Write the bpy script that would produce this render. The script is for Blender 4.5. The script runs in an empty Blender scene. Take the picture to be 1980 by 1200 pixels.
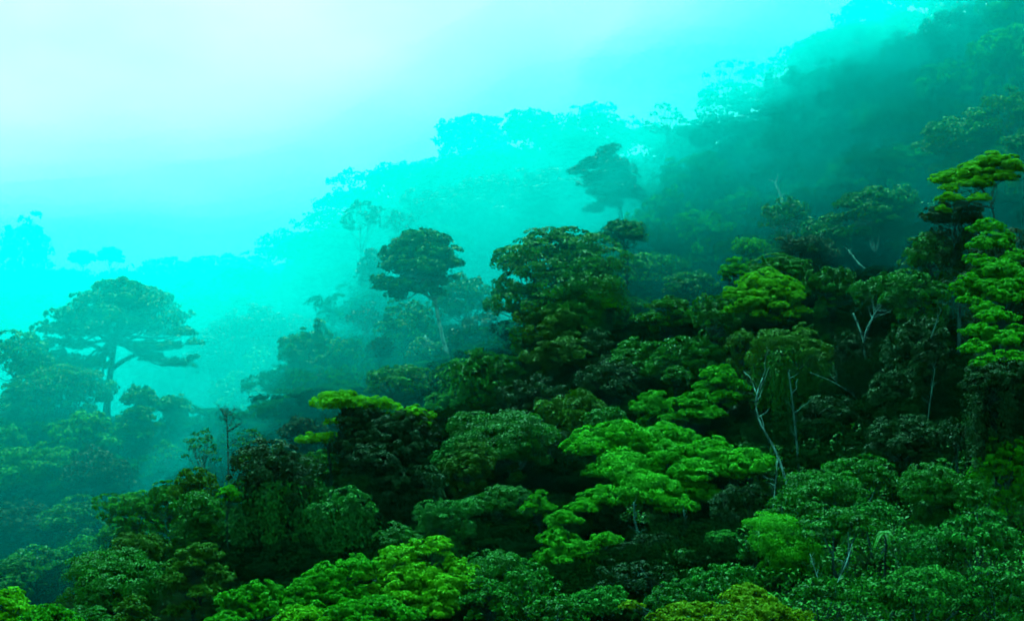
import bpy, bmesh, math, numpy as np
from mathutils import Vector, noise as mnoise

HAZE_D, MIST_A, MIST_B, MIST_C = .000012, .0013, .0026, .0022
SKY_STR, SUN_E, SUN_COL, EXPOSURE = .12, 1.5, (.30, 1.0, .85), 2.9
SKY_TINT = (.29, 1.0, .97)
R = math.radians
scene = bpy.context.scene
COL = scene.collection
F = 3140.0                      # focal length in photo pixels
CX, CY = 990.0, 600.0
RPX = F * 1024 / 1980.0         # focal length in render pixels

def P(px, py, d):
    """a point d metres ahead of the viewpoint, seen in the direction of photo pixel (px, py)"""
    return np.array([(px - CX) / F * d, d, (CY - py) / F * d])

# ------------------------------------------------------------------ materials
def leaf_mat(name, c1, c2, rough=0.5, trans=0.25, spec=0.35, tcol=None):
    m = bpy.data.materials.new(name); m.use_nodes = True
    nt = m.node_tree; nt.nodes.clear()
    N = nt.nodes.new; L = nt.links.new
    out = N('ShaderNodeOutputMaterial')
    att = N('ShaderNodeAttribute'); att.attribute_name = 'tint'
    mix = N('ShaderNodeMix'); mix.data_type = 'RGBA'
    mix.inputs[6].default_value = (*c1, 1); mix.inputs[7].default_value = (*c2, 1)
    L(att.outputs['Fac'], mix.inputs[0])
    info = N('ShaderNodeObjectInfo')
    mr = N('ShaderNodeMapRange'); mr.inputs[3].default_value = 0.86; mr.inputs[4].default_value = 1.14
    L(info.outputs['Random'], mr.inputs[0])
    hsv = N('ShaderNodeHueSaturation'); L(mr.outputs[0], hsv.inputs['Value']); L(mix.outputs[2], hsv.inputs['Color'])
    p = N('ShaderNodeBsdfPrincipled'); p.inputs['Roughness'].default_value = rough
    p.inputs['Specular IOR Level'].default_value = spec
    L(hsv.outputs[0], p.inputs['Base Color'])
    t = N('ShaderNodeBsdfTranslucent')
    L(hsv.outputs[0], t.inputs['Color'])
    ms = N('ShaderNodeMixShader'); ms.inputs[0].default_value = trans
    L(p.outputs[0], ms.inputs[1]); L(t.outputs[0], ms.inputs[2]); L(ms.outputs[0], out.inputs['Surface'])
    return m

LEAF = {
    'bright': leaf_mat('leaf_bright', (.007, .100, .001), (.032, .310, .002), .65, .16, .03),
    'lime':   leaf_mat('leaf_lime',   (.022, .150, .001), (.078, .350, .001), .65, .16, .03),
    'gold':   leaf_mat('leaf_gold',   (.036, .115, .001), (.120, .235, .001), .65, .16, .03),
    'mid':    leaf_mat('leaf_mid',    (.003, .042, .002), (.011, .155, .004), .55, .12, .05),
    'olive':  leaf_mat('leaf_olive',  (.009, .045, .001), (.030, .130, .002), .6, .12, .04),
    'under':  leaf_mat('leaf_painted_shade',  (.0006, .005, .001), (.0016, .014, .0015), .9, .06, .0),  # near-black: shade beneath the dense canopy is put into this leaf colour
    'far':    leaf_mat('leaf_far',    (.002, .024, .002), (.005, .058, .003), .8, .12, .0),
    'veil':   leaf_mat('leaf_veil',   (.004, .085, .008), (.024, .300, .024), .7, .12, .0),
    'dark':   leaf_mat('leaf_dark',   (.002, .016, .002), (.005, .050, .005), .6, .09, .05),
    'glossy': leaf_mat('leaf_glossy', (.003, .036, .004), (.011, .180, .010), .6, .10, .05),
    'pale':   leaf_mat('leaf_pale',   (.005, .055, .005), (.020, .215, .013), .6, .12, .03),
}

def bark_mat(name, c1, c2, scale):
    m = bpy.data.materials.new(name); m.use_nodes = True
    nt = m.node_tree; p = nt.nodes['Principled BSDF']; p.inputs['Roughness'].default_value = .9; p.inputs['Specular IOR Level'].default_value = .08
    tc = nt.nodes.new('ShaderNodeTexCoord'); mp = nt.nodes.new('ShaderNodeMapping')
    mp.inputs['Scale'].default_value = (1, 1, .45)
    ns = nt.nodes.new('ShaderNodeTexNoise'); ns.inputs['Scale'].default_value = scale; ns.inputs['Detail'].default_value = 5
    cr = nt.nodes.new('ShaderNodeValToRGB')
    cr.color_ramp.elements[0].position = .38; cr.color_ramp.elements[0].color = (*c1, 1)
    cr.color_ramp.elements[1].position = .62; cr.color_ramp.elements[1].color = (*c2, 1)
    L = nt.links.new
    L(tc.outputs['Object'], mp.inputs[0]); L(mp.outputs[0], ns.inputs['Vector']); L(ns.outputs[0], cr.inputs[0]); L(cr.outputs[0], p.inputs['Base Color'])
    return m
BARK = {'pale': bark_mat('bark_pale', (.02, .06, .045), (.19, .44, .35), 2.2),
        'grey': bark_mat('bark_grey', (.008, .03, .022), (.040, .15, .11), 1.6),
        'dark': bark_mat('bark_dark', (.002, .014, .009), (.006, .038, .026), 1.1)}

def soil_mat():
    m = bpy.data.materials.new('forest_floor'); m.use_nodes = True
    nt = m.node_tree; p = nt.nodes['Principled BSDF']; p.inputs['Roughness'].default_value = 1
    p.inputs['Specular IOR Level'].default_value = 0
    tc = nt.nodes.new('ShaderNodeTexCoord')
    ns = nt.nodes.new('ShaderNodeTexNoise'); ns.inputs['Scale'].default_value = .5; ns.inputs['Detail'].default_value = 8
    cr = nt.nodes.new('ShaderNodeValToRGB')
    cr.color_ramp.elements[0].position = .35; cr.color_ramp.elements[0].color = (.0015, .003, .001, 1)
    cr.color_ramp.elements[1].position = .7; cr.color_ramp.elements[1].color = (.002, .008, .0018, 1)
    L = nt.links.new
    L(tc.outputs['Object'], ns.inputs['Vector']); L(ns.outputs[0], cr.inputs[0]); L(cr.outputs[0], p.inputs['Base Color'])
    return m
SOIL = soil_mat()

def volume_mat(name, density, color, aniso):
    m = bpy.data.materials.new(name); m.use_nodes = True
    nt = m.node_tree; nt.nodes.clear()
    out = nt.nodes.new('ShaderNodeOutputMaterial'); v = nt.nodes.new('ShaderNodeVolumePrincipled')
    v.inputs['Density'].default_value = density; v.inputs['Color'].default_value = (*color, 1)
    v.inputs['Anisotropy'].default_value = aniso
    nt.links.new(v.outputs[0], out.inputs['Volume'])
    return m

# ------------------------------------------------------------------ mesh tools
def link(name, me, mat, parent=None):
    o = bpy.data.objects.new(name, me); COL.objects.link(o)
    if mat: me.materials.append(mat)
    if parent is not None: o.parent = parent
    return o

def quad_mesh(name, V, tint):
    """V: (n, 4, 3) leaf quads"""
    n = len(V); me = bpy.data.meshes.new(name)
    me.vertices.add(n * 4); me.vertices.foreach_set('co', V.reshape(-1).astype(np.float32))
    me.loops.add(n * 4); me.loops.foreach_set('vertex_index', np.arange(n * 4, dtype=np.int32))
    me.polygons.add(n); me.polygons.foreach_set('loop_start', np.arange(0, n * 4, 4, dtype=np.int32))
    a = me.attributes.new('tint', 'FLOAT', 'FACE'); a.data.foreach_set('value', np.clip(tint, 0, 1).astype(np.float32))
    me.update(calc_edges=True)
    return me

def unit(a):
    return a / np.maximum(np.linalg.norm(a, axis=-1, keepdims=True), 1e-9)

def leaf_quads(pos, nrm, L, rng, ratio=.5, jit=.55, droop=.25):
    n = len(pos)
    nn = unit(nrm + rng.normal(0, jit, (n, 3)))
    t = rng.normal(0, 1, (n, 3)); t[:, 2] -= droop * 2
    t = unit(t - nn * (t * nn).sum(1, keepdims=True)); b = np.cross(nn, t)
    l = (L * rng.uniform(.65, 1.35, n))[:, None]; w = l * ratio
    V = np.empty((n, 4, 3))
    V[:, 0] = pos - t * l * .5
    V[:, 1] = pos + b * w * .5 + nn * w * .18
    V[:, 2] = pos + t * l * .5 - nn * l * .08
    V[:, 3] = pos - b * w * .5 + nn * w * .18
    return V

def sphere_dirs(n, rng, zmin=-1.0):
    z = rng.uniform(zmin, 1, n); a = rng.uniform(0, 2 * math.pi, n); r = np.sqrt(np.maximum(0, 1 - z * z))
    return np.stack([r * np.cos(a), r * np.sin(a), z], 1)

def pad(c, rad, L, rng, cover=1.5, zmin=-.15, bump=.36, nb=None, jit=.5, under=.16, ratio=.5, droop=.25):
    """one cushion of a crown: knobbly clusters of leaves over a flattened dome"""
    rad = np.array(rad, float)
    area = 2 * math.pi * (rad[0] * rad[1] * .55 + rad[2] * (rad[0] + rad[1]) * .25)
    n = int(max(30, cover * area / (.5 * L * L * ratio)))
    nb = nb or int(np.clip(n / 48, 9, 70))
    bd = sphere_dirs(nb, rng, zmin - .05); bs = bump * rng.uniform(.6, 1.35, nb)
    bt = rng.uniform(0, 1, nb); br = rng.uniform(.72, .98, nb)
    k = rng.integers(0, nb, n)
    d = unit(sphere_dirs(n, rng) + bd[k] * .9 + np.array([0, 0, .35]))
    q = bd[k] * br[k][:, None] + d * bs[k][:, None] * (1 - .35 * rng.random(n) ** 2)[:, None]
    nrm = unit((d * .75 + bd[k] * .35) / rad)
    pos = c + q * rad
    tint = bt[k] * .45 + rng.random(n) * .55
    V = [leaf_quads(pos, nrm, L, rng, ratio, jit, droop)]; T = [tint]
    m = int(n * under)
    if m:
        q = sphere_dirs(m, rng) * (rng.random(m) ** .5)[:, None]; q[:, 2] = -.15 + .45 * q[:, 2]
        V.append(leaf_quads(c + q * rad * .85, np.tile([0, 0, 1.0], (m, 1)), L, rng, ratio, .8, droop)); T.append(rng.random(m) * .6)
    return V, T

class Tubes:
    def __init__(s): s.v = []; s.f = []; s.n = 0
    def add(s, pts, r0, r1, sides=6):
        pts = np.array(pts, float); n = len(pts)
        for i in range(n):
            t = pts[min(i + 1, n - 1)] - pts[max(i - 1, 0)]; t = t / max(np.linalg.norm(t), 1e-9)
            a = np.cross(t, [0.31, 0.95, .05]); a /= max(np.linalg.norm(a), 1e-9); b = np.cross(t, a)
            r = r0 + (r1 - r0) * i / (n - 1)
            for k in range(sides):
                g = 2 * math.pi * k / sides
                s.v.append(pts[i] + (a * math.cos(g) + b * math.sin(g)) * r)
        for i in range(n - 1):
            for k in range(sides):
                k2 = (k + 1) % sides; o = s.n + i * sides
                s.f.append((o + k, o + k2, o + sides + k2, o + sides + k))
        s.f.append(tuple(s.n + (n - 1) * sides + k for k in range(sides)))
        s.f.append(tuple(s.n + k for k in reversed(range(sides))))
        s.n += n * sides
    def mesh(s, name, origin):
        me = bpy.data.meshes.new(name)
        me.from_pydata([tuple(p - origin) for p in s.v], [], s.f)
        for p in me.polygons: p.use_smooth = True
        return me

def wobble(a, b, n, amp, rng, sag=0.0):
    a = np.array(a, float); b = np.array(b, float)
    t = np.linspace(0, 1, n)[:, None]
    p = a + (b - a) * t
    l = np.linalg.norm(b - a)
    o = np.cumsum(rng.normal(0, 1, (n, 3)), 0); o -= o[0] + (o[-1] - o[0]) * t
    p += o * amp * l / n ** .5
    p[:, 2] += sag * l * np.sin(t[:, 0] * math.pi)
    return p

def smooth_path(pts, n=18):
    pts = np.array(pts, float); m = len(pts)
    s = np.concatenate([[0], np.cumsum(np.linalg.norm(np.diff(pts, axis=0), axis=1))])
    u = np.linspace(0, s[-1], n)
    q = np.stack([np.interp(u, s, pts[:, k]) for k in range(3)], 1)
    for _ in range(2):
        q[1:-1] = (q[:-2] + 2 * q[1:-1] + q[2:]) / 4
    return q

# ------------------------------------------------------------------ the trees of the picture
# (px centre, py top, width px, crown height px, distance m, style, colour, label, options)
# styles: U layered umbrella crown, R leafy clumped crown, D vine-draped crown, A sparse crown, S shrub from the ground
T = []
def t(px, top, w, h, d, style, colour, label, **k): T.append((px, top, w, h, d, style, colour, label, k))
GB, GM, GV, GF, GS, GL = 'bright layered crowns', 'trees on the wooded slope', 'creeper-hung trees', 'trees fading into the mist', 'shrubs on the near slope', 'trees of the misty hollow'
# --- near edge of the picture
t(10, 1132, 150, 95, 124, 'U', 'lime', 'bright yellow-green layered crown cut off by the bottom left corner of the photo', group=GB)
t(98, 1172, 140, 70, 118, 'U', 'bright', 'low bright green crown on the bottom edge, next to the corner crown', group=GB)
t(255, 1152, 100, 75, 128, 'U', 'olive', 'small olive cushion crown at the bottom edge, under the dark layered tree', group=GB)
t(165, 1174, 110, 60, 126, 'R', 'mid', 'dim green crown low on the bottom edge, left of the small olive cushion', group=GM)
t(222, 1062, 175, 140, 142, 'R', 'mid', 'bushy mid-green leafy tree at the foot of the misty hollow', group=GM, cover=1.5)
t(272, 1026, 82, 60, 146, 'R', 'olive', 'small dark tree whose head sticks up behind the bushy mid-green one', group=GM)
t(378, 1040, 145, 150, 140, 'U', 'olive', 'shady layered tree with near-black hollows at the lower left of the slope', group=GM)
t(805, 1046, 215, 130, 126, 'U', 'lime', 'large bright yellow-green crown, highest of the pale mass along the bottom edge', group=GB,
  pads=[(830,1062,105,34),(770,1082,95,34),(880,1092,70,34),(720,1103,85,34),(810,1110,120,38),(860,1128,110,38),(745,1140,110,40),(820,1160,120,40),(700,1165,90,36)])
t(640, 1085, 180, 120, 121, 'U', 'bright', 'bright green cushion crown stepping down from the large yellow-green crown', group=GB,
  pads=[(680,1098,80,30),(630,1110,90,36),(585,1132,70,32),(655,1140,95,38),(610,1160,100,38),(680,1178,100,38)])
t(478, 1125, 165, 90, 117, 'U', 'bright', 'rounded bright crown at the low end of the pale mass on the bottom edge', group=GB,
  pads=[(500,1142,85,36),(450,1155,80,40),(520,1172,90,40),(440,1190,90,40)])
t(720, 1152, 190, 70, 111, 'U', 'bright', 'low bright crown on the bottom edge in front of the large yellow-green crown', group=GB)
t(590, 1172, 130, 60, 110, 'U', 'lime', 'low yellowish cushion on the bottom edge in front of the cushion crown', group=GB)
t(962, 1058, 120, 100, 134, 'R', 'mid', 'dull green round tree just right of the large yellow-green crown', group=GM)
t(945, 1116, 115, 90, 119, 'U', 'mid', 'shaded layered tree on the bottom edge, right of the pale mass', group=GM)
t(1108, 994, 145, 135, 150, 'U', 'bright', 'cushion-topped tree with one pale lobe, below the big layered tree', group=GB,
  pads=[(1095,1004,66,26),(1080,1040,80,44),(1165,1042,60,34),(1120,1060,90,40),(1070,1072,70,40),(1140,1085,80,36)])
t(1150, 1132, 125, 80, 121, 'S', 'pale', 'light green leafy bush under the cushion-topped tree', group=GS, leaf=1.3)
t(1030, 1088, 110, 120, 124, 'R', 'mid', 'leafy mid-green tree on the bottom edge below the dark gap', group=GM)
t(1075, 1150, 100, 70, 114, 'R', 'mid', 'low leafy tree on the bottom edge, left of the light green bush', group=GM)
t(1447, 1136, 118, 62, 109, 'U', 'gold', 'feathery golden-green crown rising at the bottom edge', group=GB, leaf=1.25, pads=[(1450,1144,60,14),(1425,1154,60,14),(1475,1158,60,16),(1440,1168,80,18),(1410,1172,40,14),(1490,1172,40,14)])
t(1420, 1170, 330, 66, 104, 'U', 'gold', 'wide golden-green feathery crown lying along the bottom edge', group=GB, leaf=1.25, skirt=.6, pads=[(1320,1184,70,16),(1375,1180,60,16),(1440,1184,90,18),(1500,1180,70,16),(1545,1186,60,18),(1285,1192,60,18),(1410,1198,110,22),(1340,1204,100,22),(1480,1202,110,22),(1560,1204,60,20)])
t(1790, 1012, 150, 130, 117, 'S', 'glossy', 'glossy broad-leaved shrub, first of the heap at the lower right', group=GS)
t(1895, 984, 170, 150, 116, 'S', 'glossy', 'tall glossy shrub at the top of the leafy heap by the right edge', group=GS)
t(1800, 1092, 190, 130, 108, 'S', 'pale', 'sparkling light-leaved shrub in the lower right heap, lowest in front', group=GS, leaf=1.5)
t(1930, 1092, 150, 130, 107, 'S', 'glossy', 'dark glossy shrub in the bottom right corner', group=GS)
t(1690, 1120, 130, 90, 108, 'S', 'mid', 'low mid-green shrub between the golden crown and the sparkling shrub', group=GS)
t(1945, 850, 105, 105, 136, 'R', 'bright', 'bright-topped bushy tree cut by the right edge above the leafy heap', group=GM)
t(1805, 892, 125, 115, 136, 'R', 'mid', 'feathery rounded tree with a thin pale stem above the leafy heap', group=GM, leaf=1.0, forks=[[(1820,960),(1826,1010)]])
t(1885, 925, 90, 80, 131, 'S', 'mid', 'mid-green shrub between the feathery rounded tree and the right edge', group=GS)
t(1590, 902, 160, 95, 141, 'S', 'mid', 'leafy bank of shrub beside the foot of the crooked pale trunk', group=GS)
t(1665, 878, 150, 85, 146, 'S', 'mid', 'spreading shrub on the upper end of the leafy bank', group=GS)
t(1535, 946, 110, 80, 134, 'S', 'mid', 'shrub at the low end of the leafy bank, behind the domed bush', group=GS)
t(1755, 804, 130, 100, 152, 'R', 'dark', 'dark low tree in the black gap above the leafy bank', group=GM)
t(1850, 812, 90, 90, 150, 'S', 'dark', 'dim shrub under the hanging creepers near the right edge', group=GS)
t(1515, 996, 112, 100, 128, 'R', 'bright', 'domed bush with a pale yellow-green cap and dark foliage below', group=GM, leaf=1.0,
  pads=[(1505,1012,86,34),(1545,1030,60,44),(1480,1040,60,44),(1520,1055,84,50),(1555,1065,50,40)])
t(1392, 1022, 72, 46, 140, 'S', 'pale', 'small pale bush in the shade right below the big layered tree', group=GS, leaf=1.1)
t(1450, 1034, 62, 72, 131, 'S', 'glossy', 'glossy round-leaved bush snug against the domed bush', group=GS)
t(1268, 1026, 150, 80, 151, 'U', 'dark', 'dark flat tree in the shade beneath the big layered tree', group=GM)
t(1330, 1062, 130, 90, 137, 'R', 'mid', 'leafy tree at the lower edge of the shade under the big layered tree', group=GM)
t(1620, 982, 150, 70, 126, 'S', 'mid', 'overhanging green shrub above the black hollow with the leaning stems', group=GS)
t(1690, 962, 100, 70, 130, 'S', 'glossy', 'shrub above the drooping fern-like plant', group=GS)
t(1400, 1090, 150, 90, 117, 'S', 'mid', 'light thicket of grassy leaves behind the golden crown', group=GS, leaf=1.3)
t(1310, 1118, 120, 80, 116, 'S', 'mid', 'thicket beside the dark trunk at the bottom edge', group=GS, leaf=1.3)
t(1220, 1075, 120, 120, 128, 'R', 'dark', 'black-green tree with a bare lower trunk near the bottom edge', group=GM, bark='grey', trunk=[(1240,1100),(1262,1130),(1270,1185)])
t(1590, 1110, 110, 70, 110, 'S', 'mid', 'low shrub below the two leaning stems', group=GS)
# --- the big layered tree and its neighbours
t(1298, 826, 385, 175, 182, 'U', 'bright', 'biggest bright layered tree, with stacked cushion foliage, in the middle of the slope', group=GB, H=17, tier=2.0, behind=.35, cover=1.9, fat=1.4, skirt=.6,
  pads=[(1205,842,125,40),(1305,846,110,36),(1255,858,120,40),(1150,868,95,36),(1380,868,120,40),(1440,888,110,42),(1290,882,125,42),(1205,905,150,42),(1400,902,130,44),(1240,938,155,46),(1155,948,80,30),(1120,962,70,24),(1345,905,110,36),(1290,958,50,16)])
t(1040, 948, 68, 56, 178, 'U', 'bright', 'small cushion-topped tree at the low tip of the biggest layered tree', group=GB)
t(982, 928, 115, 80, 187, 'R', 'mid', 'soft feathery tree left of the small cushion-topped tree', group=GM, leaf=1.0)
t(982, 796, 190, 125, 206, 'R', 'mid', 'broad green tree with thin forked stem between the flat-topped and the biggest layered tree', group=GM, leaf=1.05, forks=[[(1000,880),(1012,915)]], bark='pale')
t(866, 852, 66, 90, 200, 'R', 'glossy', 'glossy leafy tree right against the dark flat-topped tree', group=GM)
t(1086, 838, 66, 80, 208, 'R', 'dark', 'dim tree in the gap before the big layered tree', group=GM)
t(740, 785, 205, 110, 190, 'U', 'dark', 'massive dark dense tree carrying a thin bright rim of new leaves', group=GM, cover=1.5,
  pads=[(700,805,110,60),(790,812,105,60),(745,830,150,70),(800,850,90,60),(690,850,90,60),(740,868,120,60)])
t(700, 760, 260, 100, 191, 'U', 'lime', 'flat-topped yellow-green tree whose pads overhang the massive dark tree', group=GB, bark='dark', r0=.2, fat=1.3, behind=.3, skirt=0, trunk=[(628,850),(637,880),(640,905)],
  pads=[(660,780,115,24),(735,784,80,20),(795,798,80,26),(640,816,40,16),(608,844,62,24),(640,838,36,18),(816,815,36,26)])
t(540, 862, 150, 140, 182, 'D', 'dark', 'dark round tree hung with creeper, left of the massive dark tree', group=GV, hang=15, vines=60, vinecolour='glossy')
t(662, 945, 105, 90, 176, 'D', 'glossy', 'column of glossy hanging leaves below the massive dark tree', group=GV, hang=9)
t(775, 890, 140, 110, 188, 'D', 'dark', 'black-green creeper-hung tree directly under the massive dark tree', group=GV, hang=9)
t(860, 960, 105, 90, 170, 'R', 'glossy', 'leafy tree with shining leaves above the pale mass of crowns', group=GM)
t(775, 1012, 80, 60, 160, 'R', 'mid', 'small leafy tree peeping above the large yellow-green crown', group=GM)
t(620, 872, 84, 56, 194, 'R', 'pale', 'tree with pale silvery leaves left of the massive dark tree', group=GM)
t(505, 866, 80, 70, 190, 'R', 'olive', 'olive tree head on top of the round creeper-hung tree', group=GM)
t(442, 936, 46, 34, 178, 'U', 'bright', 'tiny bright tuft of a tree at the foot of the bare-topped trunk', group=GB)
t(390, 815, 86, 110, 250, 'A', 'mid', 'hazy twiggy tree left of the bare-topped trunk', group=GL, cover=1.2, leaf=1.3)
t(484, 818, 62, 70, 252, 'A', 'mid', 'wispy tree right of the bare-topped trunk, half lost in mist', group=GL)
t(378, 904, 86, 95, 200, 'R', 'olive', 'dark olive tree at the rim of the misty hollow', group=GL)
t(395, 950, 115, 110, 188, 'D', 'mid', 'creeper-hung tree on the rim of the hollow, above the shady layered tree', group=GV, hang=7)
t(258, 952, 130, 80, 232, 'R', 'pale', 'teal tree with feathery top on the far bank of the hollow', group=GL, leaf=1.1)
t(330, 928, 90, 80, 222, 'R', 'pale', 'pale leafy tree climbing out of the hollow to the dark olive tree', group=GL)
# --- the misty hollow on the left
t(80, 848, 150, 125, 296, 'R', 'pale', 'pale round tree, fluffiest in the misty hollow at the left', group=GL)
t(268, 776, 105, 90, 318, 'U', 'mid', 'layered tree with a domed head below the broad misty tree', group=GL)
t(155, 798, 130, 75, 312, 'R', 'pale', 'leafy tree between the fluffy pale tree and the layered domed one', group=GL)
t(15, 815, 80, 90, 316, 'R', 'pale', 'misty tree cut by the left edge above the fluffy pale tree', group=GL)
t(190, 868, 130, 110, 290, 'R', 'dark', 'dark gap-filling tree right of the fluffy pale tree', group=GL)
t(322, 842, 60, 70, 300, 'A', 'pale', 'thin wispy tree beside the bright mist of the hollow', group=GL)
t(140, 965, 120, 80, 268, 'R', 'mid', 'tree below the dark gap-filling tree in the hollow', group=GL)
t(32, 968, 120, 100, 274, 'R', 'dark', 'dim tree at the left edge below the fluffy pale tree', group=GL)
t(90, 1052, 130, 95, 248, 'D', 'mid', 'drooping tree low in the hollow above the corner crown', group=GL, hang=6)
t(170, 1030, 100, 90, 252, 'R', 'pale', 'leafy tree low in the hollow behind the bushy mid-green one', group=GL)
t(20, 1075, 100, 80, 240, 'R', 'mid', 'lowest tree of the hollow at the left edge', group=GL)
t(235, 1000, 90, 60, 246, 'R', 'pale', 'tree behind the small dark head, in the hollow', group=GL)
t(270, 745, 66, 50, 332, 'R', 'mid', 'dark green head poking up under the broad misty tree', group=GL)
t(334, 762, 78, 46, 332, 'R', 'mid', 'low dark green crown at the edge of the open mist', group=GL)
t(222, 545, 340, 175, 368, 'U', 'mid', 'broad dome-shaped tree standing alone in the mist, widest crown at the left', group=GF, H=30, r0=.9, bark='dark', skirt=0, fat=1.35, tier=.5, behind=.5, cover=1.0,
  trunk=[(225,640),(216,700),(210,745),(206,790)], forks=[[(214,715),(245,690),(300,675),(350,660)],[(218,690),(180,665),(120,655)],[(222,660),(260,630),(300,610)]],
  pads=[(215,556,100,24),(245,562,70,20),(180,574,100,30),(265,582,110,34),(140,600,100,34),(220,604,150,44),(310,618,80,32),(105,630,90,36),(180,634,120,40),(270,632,90,30),(350,640,64,24),(85,660,64,30),(330,668,50,16),(378,660,38,16),(300,690,50,14),(345,698,44,16),(374,690,30,14),(290,668,60,14),(140,664,70,24),(100,690,90,44),(150,700,100,50),(62,716,80,44),(170,730,90,54),(110,740,110,50),(190,700,60,40),(225,575,150,40),(160,620,120,40),(255,620,120,40)])
t(32, 640, 110, 110, 352, 'R', 'mid', 'misty round tree at the left edge beside the broad dome-shaped tree', group=GF)
t(58, 722, 120, 95, 338, 'R', 'mid', 'misty tree under the round one at the left edge', group=GF)
t(140, 700, 160, 120, 345, 'R', 'mid', 'misty tree at the foot of the broad dome-shaped tree', group=GF)
t(48, 425, 110, 150, 610, 'R', 'dark', 'pale ghost of a tall tree at the left edge, far in the mist', group=GF)
t(158, 484, 56, 26, 570, 'U', 'dark', 'small ghostly umbrella crown behind the broad dome-shaped tree', group=GF, H=24, r0=.3)
t(211, 479, 58, 30, 565, 'U', 'dark', 'ghostly umbrella crown, taller of the pair behind the broad tree', group=GF, H=24, r0=.3)
t(428, 490, 170, 110, 600, 'R', 'dark', 'wide ghostly crown on the far ridge across the hollow', group=GF)
t(620, 478, 110, 110, 590, 'R', 'dark', 'ghostly round crown at the near end of the far ridge', group=GF)
t(530, 505, 90, 80, 610, 'R', 'dark', 'ghostly low crown between the two bigger ones on the far ridge', group=GF)
t(320, 500, 110, 80, 610, 'R', 'dark', 'ghostly crown at the low dip of the far ridge', group=GF)
t(500, 600, 170, 110, 455, 'R', 'dark', 'hazy crown on the far side of the hollow, below the ridge', group=GF)
t(420, 640, 130, 110, 445, 'R', 'dark', 'hazy crown deep in the hollow right of the broad dome-shaped tree', group=GF)
# --- middle ridge
t(602, 632, 112, 140, 350, 'R', 'mid', 'hazy bushy tree at the left end of the middle ridge', group=GF)
t(672, 652, 100, 120, 345, 'R', 'mid', 'hazy tree next to the bushy one on the middle ridge', group=GF)
t(615, 730, 110, 100, 325, 'R', 'dark', 'teal tree below the hazy bushy one, above the flat-topped tree', group=GF)
t(586, 806, 76, 56, 258, 'R', 'dark', 'dark teal crown peeping out left of the flat-topped tree', group=GL)
t(810, 438, 175, 140, 318, 'U', 'mid', 'tall emergent tree with a long bare white trunk on the middle ridge', group=GF, H=32, r0=.5, bark='pale', skirt=.7, fat=1.6, tier=.6, behind=.5, name='emergent_tree', cover=1.5,
  trunk=[(836,560),(843,592),(852,640),(866,690),(880,735)], forks=[[(838,580),(815,562),(790,560),(760,568)],[(838,575),(818,540),(810,500)],[(842,590),(846,550),(858,510)]],
  pads=[(812,452,84,28),(848,462,64,28),(780,478,80,32),(830,484,110,44),(872,502,48,18),(760,510,70,28),(805,512,110,40),(745,540,56,24),(845,520,60,28),(735,554,40,14),(780,546,60,24),(760,556,50,14),(830,500,110,50),(790,496,110,46),(810,470,110,40)])
t(724, 486, 62, 84, 400, 'R', 'dark', 'pale misty crown showing behind the left side of the emergent tree', group=GF)
t(706, 582, 80, 64, 372, 'A', 'dark', 'lacy sparse tree left of the white trunk', group=GF)
t(738, 650, 56, 40, 312, 'U', 'dark', 'little flat-padded tree under the emergent tree', group=GF)
t(785, 582, 104, 110, 346, 'R', 'mid', 'misty leafy tree directly under the emergent crown', group=GF)
t(835, 650, 80, 80, 330, 'R', 'mid', 'tree with a slanting pale stem beside the white trunk', group=GF, bark='pale', trunk=[(822,648),(838,668),(852,692)], r0=.25)
t(775, 702, 125, 80, 276, 'R', 'mid', 'leafy tree below the foot of the white trunk', group=GM)
t(930, 676, 140, 100, 266, 'D', 'glossy', 'shining creeper-covered tree right of the foot of the white trunk', group=GV, hang=8)
t(905, 520, 110, 130, 352, 'R', 'mid', 'misty tree between the emergent tree and the big dome of green', group=GF)
t(925, 610, 110, 100, 326, 'R', 'dark', 'dark teal tree right of the white trunk', group=GF)
t(868, 755, 90, 100, 262, 'R', 'pale', 'teal tree behind the flat-topped tree, touching the glossy one', group=GL)
t(1098, 438, 250, 190, 274, 'R', 'mid', 'big dome of green with ragged layers at the heart of the slope', group=GM, tier=1.0, cover=1.6, leaf=1.15,
  pads=[(1060,452,77,35),(1110,446,68,35),(1030,480,86,48),(1090,478,94,54),(1150,470,77,45),(1000,505,60,45),(1060,515,103,59),(1130,510,94,59),(1185,500,68,51),(1000,545,68,54),(1080,555,103,67),(1150,552,94,62),(980,580,51,59),(1040,590,86,59),(1110,596,77,54)])
t(1206, 424, 105, 50, 288, 'U', 'mid', 'thin layered crown trailing right from the top of the big dome', group=GM)
t(1072, 596, 130, 120, 262, 'R', 'olive', 'yellowish leafy tree in front of the big dome', group=GM,
  pads=[(1020,606,50,30),(1080,612,70,36),(1110,640,60,36),(1050,640,70,40),(1090,668,90,44),(1040,680,60,40),(1120,690,60,40)])
t(1262, 480, 140, 95, 302, 'R', 'pale', 'leafy tree with pale sprays right of the big dome', group=GM)
t(1178, 574, 48, 34, 268, 'U', 'bright', 'little round cushion crown under the big dome', group=GM)
t(1228, 574, 64, 40, 278, 'R', 'pale', 'small pale crown right of the little cushion', group=GM)
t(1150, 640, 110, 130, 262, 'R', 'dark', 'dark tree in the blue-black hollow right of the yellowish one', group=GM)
t(1024, 725, 130, 120, 240, 'D', 'dark', 'dark creeper-hung tree below the yellowish one', group=GV, hang=8)
t(1292, 574, 130, 84, 252, 'U', 'mid', 'feathery tree on the slope left of the glowing umbrella tree', group=GM)
t(1382, 566, 80, 95, 242, 'R', 'mid', 'tall leafy tree close beside the glowing umbrella tree', group=GM)
t(1418, 498, 66, 50, 262, 'U', 'bright', 'small green crown above the glowing umbrella tree', group=GM)
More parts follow.
